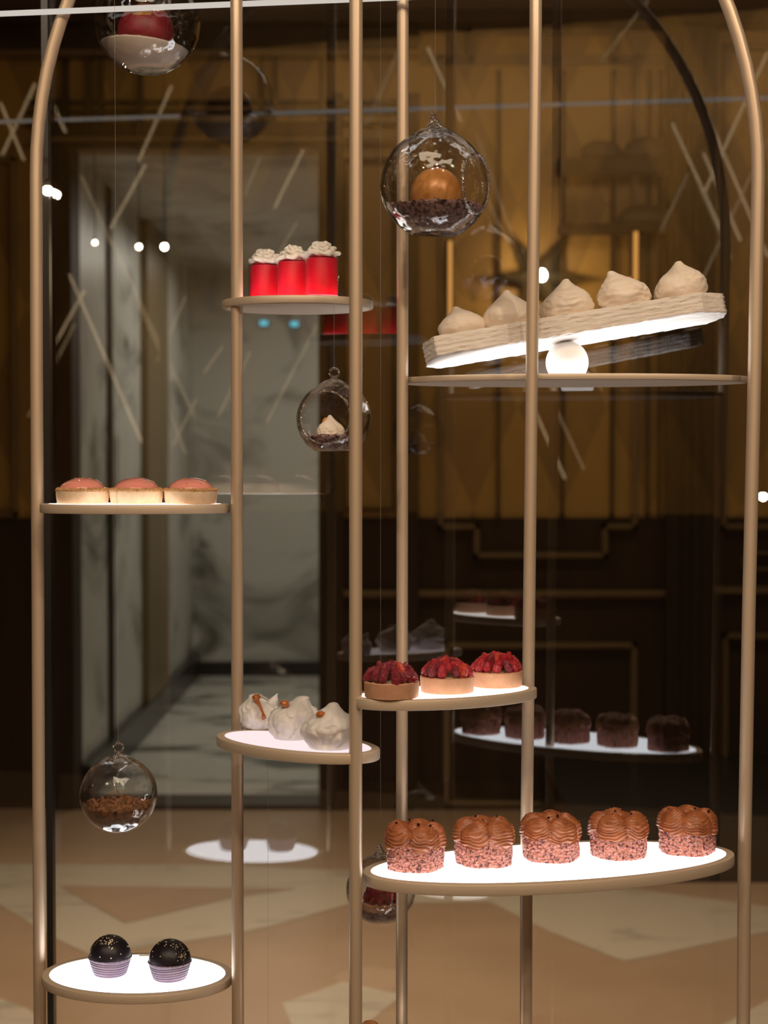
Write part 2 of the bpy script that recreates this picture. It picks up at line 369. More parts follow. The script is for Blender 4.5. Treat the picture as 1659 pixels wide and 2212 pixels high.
# hall ceiling downlights (they glint in the glass globes)
M['down'] = emit('downlight_glow', (1.0, 0.86, 0.66), 60)
k_ = 0
for ix in range(5):
    for iy in range(3):
        x, y = -1.8 + ix * .9 + .2 * iy, -1.9 + iy * .75
        t = thing('ceiling_downlight', 'round recessed ceiling downlight in the hall ceiling behind the viewer', 'lamp', (x, y, 3.4), group='hall ceiling downlights')
        MB().lathe([(.065, -.012), (.065, 0), (.046, 0), (.046, -.012)], 24).build('ring', M['brass'], t)
        MB().lathe([(.001, -.006), (.045, -.006), (.045, -.002), (.001, -.002)], 24).build('lens', M['down'], t)

# ================================================================= THE DISPLAY STAND
stand = thing('display_stand', 'tall arched brass display stand with glowing oval shelves and slim uprights', 'display stand', (0, 1.75, 0.6))
def on(o): o.location = -stand.location; return o      # meshes are written in world coordinates
ZB = .6
def post(px_top, px_bot, Y, ytop, r=.0065, bend=None, ybot=None, label=None):
    pts = []
    if bend: pts += [P(x, y, Y) for x, y in bend]
    else: pts.append(P(px_top, ytop, Y))
    q = P(px_bot, 1850, Y); pts.append(q)
    if ybot is None:
        pts.append(Vector((q.x, Y, ZB)))
    mb = MB(); mb.tube(pts, r, 20); o = on(mb.build('upright', M['brass'], stand, sharp=60)); return o
yP1, yP2, yP3, yP4, yP5, yP6 = 1.842, 1.775, 1.585, 1.79, 1.716, 1.735
# arch (left upright springs at y=400, right at y=400), curving over the top
def xz(px, py, Y): p = P(px, py, Y); return p
archpts = []
a0 = P(78, 380, yP1); a1 = P(1638, 380, yP6)
cx = (a0 + a1) / 2; hx = (a1 - a0) / 2
Ha = .455
for k in range(0, 49):
    t_ = PI * k / 48
    u = math.cos(t_); s_ = math.sin(t_)
    archpts.append(cx - hx * u + Vector((0, 0, Ha * s_)))
bl = P(84, 1850, yP1); br = P(1608, 1850, yP6)
mb = MB(); mb.tube([(bl.x, bl.y, ZB), bl, P(82, 1300, yP1), P(79, 800, yP1)] + archpts + [P(1630, 800, yP6), P(1618, 1300, yP6), br, (br.x, br.y, ZB)], .0072, 20)
o = on(mb.build('arched_frame', M['brass'], stand, sharp=60)); o['label'] = 'outer brass tube arching from the left upright to the right one'
def archz(x):
    u = (x - cx.x) / hx.x; return cx.z + Ha * math.sqrt(max(0, 1 - u * u))
for (pt, pb, Y, r) in ((511, 513, yP2, .0067), (769, 768, yP3, .0065), (870, 868, yP4, .0065), (1157, 1137, yP5, .0066)):
    A = P(pt, 100, Y); B = P(pb, 1850, Y)
    ztop = archz(A.x); Ya = cx.y + hx.y * (A.x - cx.x) / hx.x
    T = Vector((A.x, Y, ztop - .05)); mb = MB(); mb.tube([(B.x, Y, ZB), B, A, T, (A.x, Ya, ztop)], r, 20)
    on(mb.build('upright', M['brass'], stand, sharp=60))
# twin inner rod in front right of P2's lit edge
def shelf(px, py, Y, a, b, yaw, th, lm, label, rim=.009, pz=None, ped=True):
    """py = pixel height of the top surface centre; a,b = inner glowing ellipse; yaw>0: right end further away"""
    p = P(px, py, Y); ang = R_(yaw); n = 96
    pts = []
    A, B = a + rim, b + rim
    def ell(sa, sb, z): return [Vector((sa * math.cos(q) * math.cos(ang) - sb * math.sin(q) * math.sin(ang) + p.x,
                                        sa * math.cos(q) * math.sin(ang) + sb * math.sin(q) * math.cos(ang) + p.y, p.z + z)) for q in [2 * PI * j / n for j in range(n)]]
    rings = [ell(a - .001, b - .001, -th * .35), ell(a, b, -.0006), ell(a + .0006, b + .0006, 0), ell(A - .0014, B - .0014, 0), ell(A - .0004, B - .0004, -.0005), ell(A, B, -.0015),
             ell(A, B, -th + .0015), ell(A - .0004, B - .0004, -th + .0005), ell(A - .0014, B - .0014, -th), ell(A - .004, B - .004, -th), ell(A - .004, B - .004, -th + .0006)]
    v = [q for r_ in rings for q in r_]; f = []
    for i in range(len(rings) - 1):
        for j in range(n):
            j2 = (j + 1) % n; f.append((i * n + j, (i + 1) * n + j, (i + 1) * n + j2, i * n + j2))
    f.append(tuple(range(n))); f.append(tuple(((len(rings) - 1) * n + j) for j in range(n))[::-1])
    s = on(mesh('shelf', v, f, M['rimbrass'], stand, sharp=35)); s['label'] = label
    r2 = [ell(a - .0002, b - .0002, -.0025), ell(a - .0002, b - .0002, -.0002), ell(.0005, .0005, -.0002)]
    v = [q for r_ in r2 for q in r_]; f = [tuple((i * n + j, i * n + (j + 1) % n, (i + 1) * n + (j + 1) % n, (i + 1) * n + j)) for i in range(2) for j in range(n)]
    f.append(tuple(range(n))[::-1]); f.append(tuple(2 * n + j for j in range(n)))
    lp = mesh('light_panel', v, f, M[lm], s, smooth=False)
    r3 = [ell(A - .0045, B - .0045, -th - .0002), ell(A - .0045, B - .0045, -th + .0012)]
    v = [q for r_ in r3 for q in r_]; f = [(j, (j + 1) % n, n + (j + 1) % n, n + j) for j in range(n)]; f.append(tuple(range(n))[::-1]); f.append(tuple(n + j for j in range(n)))
    mesh('underside_panel', v, f, M['under'], s, smooth=False)
    return p
S = {}
S['choc'] = shelf(1193, 1860, 1.655, .191, .075, 14, .0115, 'light_cool', 'largest oval glowing shelf, under the chocolate cakes')
S['rasp'] = shelf(962, 1493, 1.625, .092, .044, 24, .0105, 'light_warm', 'oval glowing shelf under the raspberry tarts')
S['white'] = shelf(640, 1601, 1.655, .092, .044, -38, .0105, 'light_pink', 'oval pinkish glowing shelf under the white meringues')
S['pink'] = shelf(291, 1088, 1.786, .096, .050, -3, .0100, 'light_warm', 'oval glowing shelf under the pink domed tarts')
S['ball'] = shelf(297, 2102, 1.800, .0985, .068, -4, .0100, 'light_cool', 'oval glowing shelf under the two dark balls')
S['glass'] = shelf(643, 651, 1.805, .075, .062, -2, .0085, 'light_warm', 'oval shelf seen from below, under the red jelly glasses')
S['see'] = shelf(1240, 816, 1.812, .184, .082, -4, .0065, 'light_cool', 'long oval shelf under the tilted board')
S['low'] = shelf(1340, 2790, 1.66, .17, .06, 6, .0105, 'light_warm', 'lowest oval shelf below the picture edge')
S['low2'] = shelf(835, 2300, 1.70, .055, .035, 6, .0105, 'light_warm', 'small oval shelf at the bottom edge')
# small brass tag on the shelf of the dark balls
q = P(311, 2082, S['ball'].y + .052); q.z = S['ball'].z
tb = MB(); tb.box((q.x - .006, q.y - .002, q.z - .0008), (q.x + .006, q.y + .002, q.z + .004)); o = on(tb.build('brass_tag', M['brass'], stand, smooth=False))
# plinth that carries the stand, below the picture
M['plinth'] = pm('plinth_lacquer', (0.25, 0.20, 0.15), .4)
o = MB().box((-.62, 1.48, 0), (.62, 1.90, ZB)).build('display_plinth', M['plinth'], smooth=False); bevel(o, .01)
tag(o, 'brown lacquered plinth carrying the brass display stand', 'plinth')
# slim light bar hanging in front of the top
M['bar'] = emit('light_bar_glow', (1.0, 0.90, 0.80), 0.62)
lb = thing('light_bar', 'slim pale light bar crossing the top left corner of the picture', 'lamp', (0, 0, 0))
def dnpt(px, py, dn):
    d = ray(px, py); return CAM + d * (dn / d.dot(NRM))
p0, p1 = dnpt(0, 25, 1.757), dnpt(850, 0, 1.757); dv = (p1 - p0); zz = p0.z
zz = (p0.z + p1.z) / 2; p0.z = p1.z = zz
e0, e1 = p0 - dv * 1.0, p1 + dv * 1.3; e0.z = e1.z = zz
MB().tube([e0, e1], .0031, 10).build('glowing_tube', M['bar'], lb)
for e in (e0, e1): MB().tube([e, (e.x, e.y, 3.4)], .001, 6).build('suspension_wire', M['black'], lb)

# ================================================================= PASTRY
M['choc_cream'] = pm('chocolate_cream', (0.40, 0.13, 0.045), 0.38, col2=(0.27, 0.08, 0.028), vscale=120, vmix=(.35, .65), bump=.12, bscale=900, bdist=.0004, sss=.12, ssr=(.006, .002, .001))
M['choc_body'] = pm('crumbly_chocolate_cake', (0.50, 0.18, 0.12), 0.5, col2=(0.10, 0.022, 0.018), vscale=300, vmix=(.50, .60), bump=1, bscale=420, bdist=.0012, sss=.15, ssr=(.006, .002, .001))
M['chip'] = pm('dark_chocolate_chip', (0.03, 0.012, 0.008), .25)
def choc_cake(loc, rz, seed, label, R=.0305, H=.041, dark=0):
    t = thing('chocolate_cake', label, 'cake', loc, rz, 'chocolate cakes on the largest glowing shelf')
    rnd = random.Random(seed); nl = 5; off = rnd.random() * 6
    def Rad(q): 
        w_ = abs(math.sin(nl * .5 * (q + off))) ** .55
        return R * (.895 + .105 * w_ + .035 * nz(Vector((math.cos(q), math.sin(q), seed)), 1.3))
    n = 200; mb = MB(); rows = 44; v = []; f = []
    for i in range(rows + 1):
        s = i / rows; z = s * H * .80
        for j in range(n):
            q = 2 * PI * j / n; r = Rad(q) * (1 - .03 * (1 - s) ** 4)
            p = Vector((math.cos(q), math.sin(q), 0)) * r; p.z = z
            cr = fbm(p, 330, seed); cr = abs(cr); b2 = fbm(p, 60, seed + 3)
            d = -.0016 * max(0, .32 - cr) * 3 + .0011 * b2
            k = (1 + d / r); v.append((p.x * k, p.y * k, max(0, z + .0012 * nz(p, 80, seed)) if i else 0))
    for i in range(rows):
        for j in range(n):
            j2 = (j + 1) % n; f.append((i * n + j, i * n + j2, (i + 1) * n + j2, (i + 1) * n + j))
    f.append(tuple(range(n))[::-1]); f.append(tuple(rows * n + j for j in range(n)))
    mb.add(v, f); mb.build('cake_body', M['choc_body'], t, sharp=None)
    # piped chocolate cream: rosettes whose ridges droop over the side
    cen = []
    for k in range(nl):
        a = 2 * PI * (k + .5) / nl - off
        cen.append(Vector((math.cos(a) * R * .60, math.sin(a) * R * .60, H + .003)))
    cen.append(Vector((0, 0, H + .004)))
    rows = 84; n = 260; v = []; f = []
    zlo = H * .40
    for i in range(rows + 1):
        s = i / rows
        for j in range(n):
            q = 2 * PI * j / n
            lob = abs(math.sin(nl * .5 * (q + off)))
            zl = H * (.56 + .16 * nz(Vector((math.cos(q), math.sin(q), seed)), 2.2) - .06 * lob)
            Rq = Rad(q) + .0012
            er = .010
            if s < .42:
                u = s / .42; z = zl + (H - er - zl) * u; r = Rq + .0006 * math.sin(u * PI)
                if s < .03: r = Rq - .0022
            elif s < .62:
                u = (s - .42) / .20 * PI / 2; z = H - er + er * math.sin(u); r = Rq - er + er * math.cos(u)
            else:
                u = (s - .62) / .38; z = H; r = (Rq - er) * (1 - u)
            p = Vector((r * math.cos(q), r * math.sin(q), z))
            ds = sorted(((p - c_).length, m_) for m_, c_ in enumerate(cen)); dmin, ci = ds[0]; gap = min(1, (ds[1][0] - dmin) / .006)
            c_ = cen[ci]; th_ = math.atan2(p.y - c_.y, p.x - c_.x)
            warp = .0016 * nz(p, 90, seed)
            rg = math.sin(2 * PI * (dmin + warp * 1.6) / .0026 + th_ * 1.0)
            amp = .00080 * min(1, dmin / .003)
            bump_ = amp * rg - .0020 * (1 - gap) ** 1.5
            dome = .0042 * math.exp(-(dmin / .011) ** 2) * (1 if s > .42 else 0)
            nrm = Vector((math.cos(q), math.sin(q), 0)) * max(0, 1 - max(0, s - .42) / .2) + Vector((0, 0, 1)) * min(1, max(0, s - .42) / .2)
            nrm.normalize()
            p += nrm * bump_ + Vector((0, 0, dome + .0034 * nz(p, 55, seed + 8) * (1 if s > .5 else 0)))
            v.append(p)
    for i in range(rows):
        for j in range(n):
            j2 = (j + 1) % n; f.append((i * n + j, i * n + j2, (i + 1) * n + j2, (i + 1) * n + j))
    MB().add(v, f).build('piped_chocolate_cream', M['choc_cream'], t, sharp=None)
    for k in range(5):
        a = rnd.random() * 6.28; r = R * (.2 + .6 * rnd.random()); cmb = MB()
        cmb.lathe([(.0001, 0), (.0016, .0003), (.0013, .0018), (.0001, .0024)], 7, fn=lambda q, a_: q + Vector((.0006 * nz(q, 900, seed + k), 0, 0)))
        o = cmb.build('chocolate_chip', M['chip'], t, smooth=False); o.location = (r * math.cos(a), r * math.sin(a), H + .0025)
    return t
zc = S['choc'].z
for i, (px, pyb, rz, lb_) in enumerate(((895, 1889, .3, 'leftmost chocolate cake, its cream top dark brown with a folded curl at the front'),
                                   (1046, 1879, 1.2, 'second chocolate cake from the left, a deep crease down its front'),
                                   (1189, 1868, 2.2, 'middle one of the five chocolate cakes, below the brass upright'),
                                   (1337, 1862, 3.3, 'fourth chocolate cake from the left, reddish brown domed cream'),
                                   (1483, 1853, 4.5, 'rightmost chocolate cake, beside the right end of the glowing shelf'))):
    g = G(px, pyb, zc); dirv = Vector((g.x, g.y, 0)).normalized(); g2 = g + dirv * .0315
    choc_cake((g2.x, g2.y, zc + .0001), rz, i * 3.7 + 1, lb_)

# ---- raspberry tarts
M['shell'] = pm('baked_tart_shell', (0.55, 0.29, 0.165), 0.7, col2=(0.45, 0.22, 0.12), vscale=90, vmix=(.35, .7), bump=.3, bscale=700, bdist=.0006, sss=.2, ssr=(.008, .004, .002))
M['custard'] = pm('custard', (0.80, 0.62, 0.36), 0.5)
M['berry_a'] = pm('glazed_berry_red', (0.55, 0.018, 0.03), 0.18, col2=(0.38, 0.010, 0.022), vscale=1.5, bump=.5, bscale=5, bdist=.12, coat=.6, sss=.35, ssr=(.008, .001, .001))
M['berry_b'] = pm('glazed_berry_dark', (0.30, 0.010, 0.025), 0.18, col2=(0.17, 0.006, 0.016), vscale=1.5, bump=.5, bscale=5, bdist=.12, coat=.6, sss=.25, ssr=(.006, .001, .001))
M['berry_c'] = pm('glazed_berry_orange', (0.70, 0.075, 0.025), 0.2, col2=(0.55, 0.03, 0.02), vscale=1.5, bump=.5, bscale=5, bdist=.12, coat=.6, sss=.3, ssr=(.008, .002, .001))
def berry_mesh(seed, long_=1.55):
    nu, nv = 48, 36; v = []; f = []
    for i in range(nv + 1):
        a = PI * i / nv
        for j in range(nu):
            q = 2 * PI * j / nu
            r = math.sin(a) * (1 - .25 * (-math.cos(a)) * -1 * .6); zz_ = -math.cos(a)
            taper = 1 - .32 * (zz_ * .5 + .5) ** 1.5
            p = Vector((math.sin(a) * math.cos(q) * taper, math.sin(a) * math.sin(q) * taper, zz_ * long_))
            rowk = a / PI * 7.0; ph = PI / 2 * (int(rowk) % 2)
            dr = .16 * (abs(math.sin(q * 4.0 + ph)) * abs(math.sin(rowk * PI))) ** .5 * min(1, math.sin(a) * 2) * (.75 + .5 * nz(p, 2.5, seed))
            k = .93 + dr + .09 * nz(p, 1.1, seed)
            v.append(p * k)
    for i in range(nv):
        for j in range(nu):
            j2 = (j + 1) % nu; f.append((i * nu + j, i * nu + j2, (i + 1) * nu + j2, (i + 1) * nu + j))
    return v, f
BM = []
for mname in ('berry_a', 'berry_b', 'berry_c'):
    for sd in range(2):
        v, f = berry_mesh(sd * 4 + 1, 1.5 + .25 * sd)
        me = bpy.data.meshes.new('berry'); me.from_pydata([tuple(p) for p in v], [], f); me.materials.append(M[mname])
        me.polygons.foreach_set('use_smooth', [True] * len(me.polygons)); BM.append(me)
def tart_shell(t, R, H, mat, wall=.0022, flare=.0006):
    prof = [(.0005, 0), (R - .0016, 0), (R - .0006, .0006), (R - flare, .002), (R, H * .5), (R + flare * .3, H - .0008), (R - .0006, H), (R - wall + .0005, H), (R - wall, H - .0008), (R - wall - .0004, H * .78)]
    sd = random.random() * 50
    return MB().lathe(prof, 96, fn=lambda p, q: Vector((p.x * (1 + .010 * nz(p, 90, sd)), p.y * (1 + .010 * nz(p, 90, sd)), p.z + (.0005 * nz(p, 220, sd) if p.z > H * .7 else 0)))).build('tart_shell', mat, t)
def rasp_tart(loc, label, seed, R=.0272, H=.0160, group='raspberry tarts on the glowing shelf', darkness=.3, nberry=1.0, fruit='berry'):
    t = thing('raspberry_tart', label, 'tart', loc, random.Random(seed).random() * 6, group)
    tart_shell(t, R, H, M['shell'])
    MB().lathe([(.0005, H * .5), (R - .003, H * .5), (R - .003, H * .86), (R * .5, H * 1.0), (.0005, H * 1.05)], 40).build('custard_filling', M['custard'], t)
    rnd = random.Random(seed + 9)
    def put(x, y, z, s, tilt, az):
        pick = rnd.random(); k = (2 if pick < darkness else (4 if pick > .88 else 0)) + rnd.randint(0, 1)
        o = bpy.data.objects.new('raspberry', BM[k]); C.objects.link(o); o.parent = t
        o.location = (x, y, z); o.rotation_euler = (0, tilt, az); o.scale = (s, s, s)
    n1 = int(13 * nberry)
    for k in range(n1):
        a = 2 * PI * k / n1 + rnd.uniform(-.1, .1); s = rnd.uniform(.0040, .0058)
        put((R - .0062) * math.cos(a), (R - .0062) * math.sin(a), H + .0052 + rnd.uniform(-.0006, .0012), s, rnd.uniform(-.75, .15), a + rnd.uniform(-.7, .7))
    for k in range(9):
        a = 2 * PI * k / 9 + rnd.uniform(-.2, .2); s = rnd.uniform(.0044, .0052)
        put(.0130 * math.cos(a), .0130 * math.sin(a), H + .0100 + rnd.uniform(-.0008, .0015), s, rnd.uniform(-1.4, .5), a + rnd.uniform(-.9, .9))
    for k in range(5):
        a = 2 * PI * k / 5 + rnd.uniform(-.3, .3)
        put(.0055 * math.cos(a), .0055 * math.sin(a), H + .0130 + rnd.uniform(-.0005, .001), rnd.uniform(.0045, .0052), rnd.uniform(-1.3, -.5), a)
    return t
zr = S['rasp'].z
for i, (px, pyb, lb_, dk) in enumerate(((846, 1514, 'left raspberry tart with the darkest berries, next to the front upright', .85),
                                    (966, 1502, 'middle raspberry tart with bright red glazed berries', .3),
                                    (1072, 1489, 'right raspberry tart, furthest back on the shelf', .12))):
    g = G(px, pyb, zr); g2 = g + Vector((g.x, g.y, 0)).normalized() * .0272
    rasp_tart((g2.x, g2.y, zr + .0001), lb_, 11 * i + 3, darkness=dk)
# berry tarts on the lowest shelf, seen only as a reflection
zl_ = S['low'].z
for i in range(4):
    rasp_tart((S['low'].x - .11 + i * .073, S['low'].y - .012 + i * .008, zl_ + .0001), 'berry tart on the lowest shelf, only its reflection in view', 70 + i, group='berry tarts on the lowest shelf')

# ---- meringues
M['mer_white'] = pm('white_meringue', (0.72, 0.68, 0.64), 0.6, col2=(0.60, 0.56, 0.53), vscale=55, vmix=(.3, .75), bump=.25, bscale=260, bdist=.0008, sss=.5, ssr=(.012, .008, .006))
M['mer_cream'] = pm('cream_meringue', (0.86, 0.74, 0.62), 0.65, col2=(0.78, 0.64, 0.50), vscale=60, vmix=(.35, .8), bump=.3, bscale=300, bdist=.0008, sss=.25, ssr=(.01, .006, .004))
M['caramel'] = pm('caramel', (0.42, 0.115, 0.022), 0.15, coat=1, sss=.2, ssr=(.006, .002, .001))
def meringue_mb(R, H, seed, tip=(0, 0), fold=1.0, peak=.12, dent=None, wide=.34, nu=120, nv=80, ridges=0):
    v = []; f = []
    for i in range(nv + 1):
        s = i / nv
        z = s
        # profile: rounded base, belly at 'wide', concave towards a thin tip
        if s < wide: r = math.sqrt(max(0, 1 - ((wide - s) / wide) ** 2 * .42))
        else:
            u = (s - wide) / (1 - wide); K = ((0, 1), (.14, .985), (.30, .91), (.46, .76), (.60, .56), (.72, .37 + peak * .10), (.82, .22 + peak * .20), (.91, .12 + peak * .30), (.97, .08 + peak * .22), (1, .01))
            m_ = next(k for k in range(9) if u <= K[k + 1][0] + 1e-9); tt = (u - K[m_][0]) / (K[m_ + 1][0] - K[m_][0]); r = K[m_][1] * (1 - tt) + K[m_ + 1][1] * tt
        if i == nv: r = .002
        sh = max(0, (s - wide) / (1 - wide)) ** 1.6
        for j in range(nu):
            q = 2 * PI * j / nu; p = Vector((math.cos(q) * r, math.sin(q) * r, z * H / R))
            d = .10 * fold * nz(p, 1.4, seed) + .05 * fold * abs(nz(p, 3.2, seed + 4))
            if fold > 1.1: d -= .10 * (fold - 1) * max(0, .25 - abs(nz(Vector((q * .9, s * 1.2, 0)), 2.0, seed))) * 4
            tw = math.sin(q * 3 + s * 5 + seed) * .02 * fold * (1 - s)
            if ridges: tw += .014 * math.sin((z * H / R) * 26 + q * 2 + nz(p, 2, seed) * 4) * (1 if s < .85 else .2)
            k = 1 + (d + tw) * min(1, s * 6 + .3) * (1 if s < .8 else (1 - s) * 5)
            x_, y_, z_ = p.x * k * R, p.y * k * R, z * H + (0 if i == 0 else R * .03 * nz(p, 3, seed + 2) * (1 - s))
            if dent:
                dx, dz, dr, dd = dent; g_ = math.exp(-(((x_ / R - dx) / dr) ** 2 + ((z_ / H - dz) / dr) ** 2) * 2) * (1 if y_ < R * .1 else .15)
                y_ += g_ * dd * R
            v.append((x_ + tip[0] * R * sh, y_ + tip[1] * R * sh, max(0, z_)))
    for i in range(nv):
        for j in range(nu):
            j2 = (j + 1) % nu; f.append((i * nu + j, i * nu + j2, (i + 1) * nu + j2, (i + 1) * nu + j))
    f.append(tuple(range(nu))[::-1]); f.append(tuple(nv * nu + j for j in range(nu)))
    return MB().add(v, f)
def drop(t, x, y, z, s, mat, name='caramel_drop', seed=0):
    o = MB().lathe([(s * math.sin(a), -s * .85 * math.cos(a)) for a in [PI * k / 14 for k in range(1, 14)]], 20,
                   fn=lambda p, q: p * (1 + .18 * nz(p, 300, seed))).build(name, mat, t); o.location = (x, y, z); return o
zw = S['white'].z
t = thing('white_meringue', 'leftmost white meringue, cracked open at the front with caramel running down', 'meringue', (0, 0, 0), 0, 'white meringues on the pink glowing shelf')
g = G(560, 1579, zw); t.location = (g.x, g.y + .022, zw + .0001)
meringue_mb(.0235, .036, 3.1, tip=(-.35, 0), fold=2.1, peak=.45, dent=(.25, .78, .55, .62), wide=.46).build('meringue_body', M['mer_white'], t, sharp=None)
drop(t, -.004, -.008, .0335, .0045, M['caramel'], seed=2)
MB().tube([(-.003, -.010, .031), (.0005, -.0115, .025), (.003, -.0145, .018), (.005, -.020, .0135)], .0012, 8, rr=[.0024, .0013, .0016, .0026]).build('caramel_drizzle', M['caramel'], t)
pk = MB().add(*(lambda m_: (m_.v, m_.f))(meringue_mb(.0060, .016, 6.1, tip=(.9, 0), fold=1.2, peak=.4))).build('meringue_peak', M['mer_white'], t, sharp=None); pk.location = (.0125, .002, .0205)
t = thing('white_meringue', 'middle white meringue with a caramel drop on its left shoulder and a blunt peak', 'meringue', (0, 0, 0), 0, 'white meringues on the pink glowing shelf')
g = G(631, 1602, zw); t.location = (g.x, g.y + .025, zw + .0001)
meringue_mb(.0268, .0435, 8.4, tip=(.40, 0), fold=2.1, peak=.5, wide=.42).build('meringue_body', M['mer_white'], t, sharp=None)
drop(t, -.0085, -.010, .0365, .0047, M['caramel'], seed=5)
t = thing('white_meringue', 'right white meringue partly behind the front upright, caramel drop and pointed peak', 'meringue', (0, 0, 0), 0, 'white meringues on the pink glowing shelf')
g = G(712, 1624, zw); t.location = (g.x, g.y + .025, zw + .0001)
meringue_mb(.0275, .0455, 14.7, tip=(.12, 0), fold=2.0, peak=.3, wide=.40).build('meringue_body', M['mer_white'], t, sharp=None)
drop(t, -.0095, -.010, .0345, .0045, M['caramel'], seed=9)

# ---- tilted board on its ball
M['board'] = pm('rough_white_biscuit', (0.82, 0.74, 0.66), 0.75, col2=(0.72, 0.62, 0.52), vscale=50, vmix=(.3, .8), bump=.9, bscale=170, bdist=.0022, stretch=(.55, 1, 2.2), sss=.1)
M['ballwhite'] = pm('white_plaster', (0.84, 0.79, 0.74), 0.6, bump=.2, bscale=200, bdist=.0006)
YS = 1.775; zs = S['see'].z
bp_ = P(1225, 786, YS); rb = .0233
o = MB().lathe([(rb * math.sin(a), -rb * math.cos(a)) for a in [R_(48) + (PI - R_(48)) * k / 40 for k in range(40)]] + [(.0004, rb)], 64).build('pivot_ball', M['ballwhite'])
o.location = (bp_.x, YS, zs + rb * math.cos(R_(48)) - .0008)
tag(o, 'white plaster ball carrying the tilted board', 'ball')
ballc = o.location.copy()
tilt = math.atan(.168)
Lb, Wb, Tb = .332, .068, .0225
# board: plan outline with chamfered ends, extruded, lightly roughened
plan = [(-.5, -.10), (-.47, -.5), (.405, -.5), (.5, -.12), (.5, .2), (.46, .5), (-.45, .5), (-.5, .2)]
def dense(poly, step):
    out = []
    for (a, b), (c_, d) in zip(poly, poly[1:] + poly[:1]):
        A = Vector((a * Lb, b * Wb)); B = Vector((c_ * Lb, d * Wb)); n_ = max(1, int((B - A).length / step))
        out += [A + (B - A) * (k / n_) for k in range(n_)]
    return out
dp = dense(plan, .0028); nn = len(dp); v = []; f = []
rows = [(.965, 0), (.99, .04), (1, .12)] + [(1, .12 + .76 * k / 10) for k in range(1, 11)] + [(.99, .96), (.97, 1)]
for (sc_, h_) in rows:
    for j, p2 in enumerate(dp):
        inset = (1 - sc_) * .06; l_ = p2.length; p3 = Vector((p2.x * (1 - inset * .6), p2.y * (1 - (1 - sc_) * 1.6), h_ * Tb))
        nzv = fbm(Vector((p3.x * .6, p3.y, p3.z * 2.4)), 190, 3) * .0011 + .0006 * math.sin(h_ * 26 + 2 * nz(p3, 40))
        dr = Vector((0, -1 if p2.y < 0 else 1, 0)) if abs(p2.y) > .49 * Wb else Vector((1 if p2.x > 0 else -1, 0, 0))
        p3 += dr * nzv; p3.z += .0008 * nz(p3, 120, 7); v.append(p3)
for i in range(len(rows) - 1):
    for j in range(nn):
        j2 = (j + 1) % nn; f.append((i * nn + j, i * nn + j2, (i + 1) * nn + j2, (i + 1) * nn + j))
f.append(tuple(range(nn))[::-1]); f.append(tuple((len(rows) - 1) * nn + j for j in range(nn)))
bo = MB().add(v, f).build('tilted_board', M['board'], sharp=70)
bc = P(1247, 742, YS)
bo.rotation_euler = (R_(-9), -tilt, R_(2))
# set the underside so that it rests on the ball
up = Vector((-math.sin(tilt), 0, math.cos(tilt)))
along = Vector((math.cos(tilt), 0, math.sin(tilt)))
base = ballc + up * (rb - .0006)
off_ = (bc - base).dot(along)
bo.location = base + along * off_
tag(bo, 'long rough white biscuit board tilted like a seesaw on a white ball', 'board')
bpy.context.view_layer.update(); BM4 = bo.matrix_world.copy()
GM = 'cream meringues on the tilted board'
for i, (px, R, H, tp, sd, lb_) in enumerate(((1003, .0262, .035, (-.15, 0), 2.2, 'leftmost cream meringue, smallest and lowest on the tilted board'),
                                         (1104, .0285, .044, (.10, 0), 5.6, 'second cream meringue from the left, half hidden by the upright'),
                                         (1229, .0290, .0455, (.18, 0), 9.3, 'middle cream meringue on the board with a looped tip, right above the white ball'),
                                         (1355, .0290, .0460, (-.35, 0), 12.9, 'fourth cream meringue on the board, streaked with folds and an orange spot behind'),
                                         (1477, .0290, .0445, (.12, 0), 17.5, 'highest cream meringue at the right end of the board, with a rough broken shoulder'))):
    xw = Xat(px, YS); q = BM4 @ Vector(((xw - bo.location.x) / math.cos(tilt) + Tb * math.tan(tilt) * .9, 0, Tb))
    t = thing('cream_meringue', lb_, 'meringue', q + up * .0012, 0, GM, rot=(0, -tilt * .55, sd))
    t.rotation_euler = (R_(-9), -tilt, R_(2))
    dn_ = (-.45, .80, .28, .3) if i == 4 else None
    meringue_mb(R, H, sd, tip=tp, fold=1.0 + (.25 if i in (3, 4) else 0), peak=.16, wide=.26, ridges=(1 if i in (2, 3) else 0), dent=dn_).build('meringue_body', M['mer_cream'], t, sharp=None)
    if i == 3: drop(t, .012, .010, .036, .004, M['caramel'], seed=4)
    if i == 2: drop(t, -.016, .004, .024, .004, M['caramel'], seed=6)

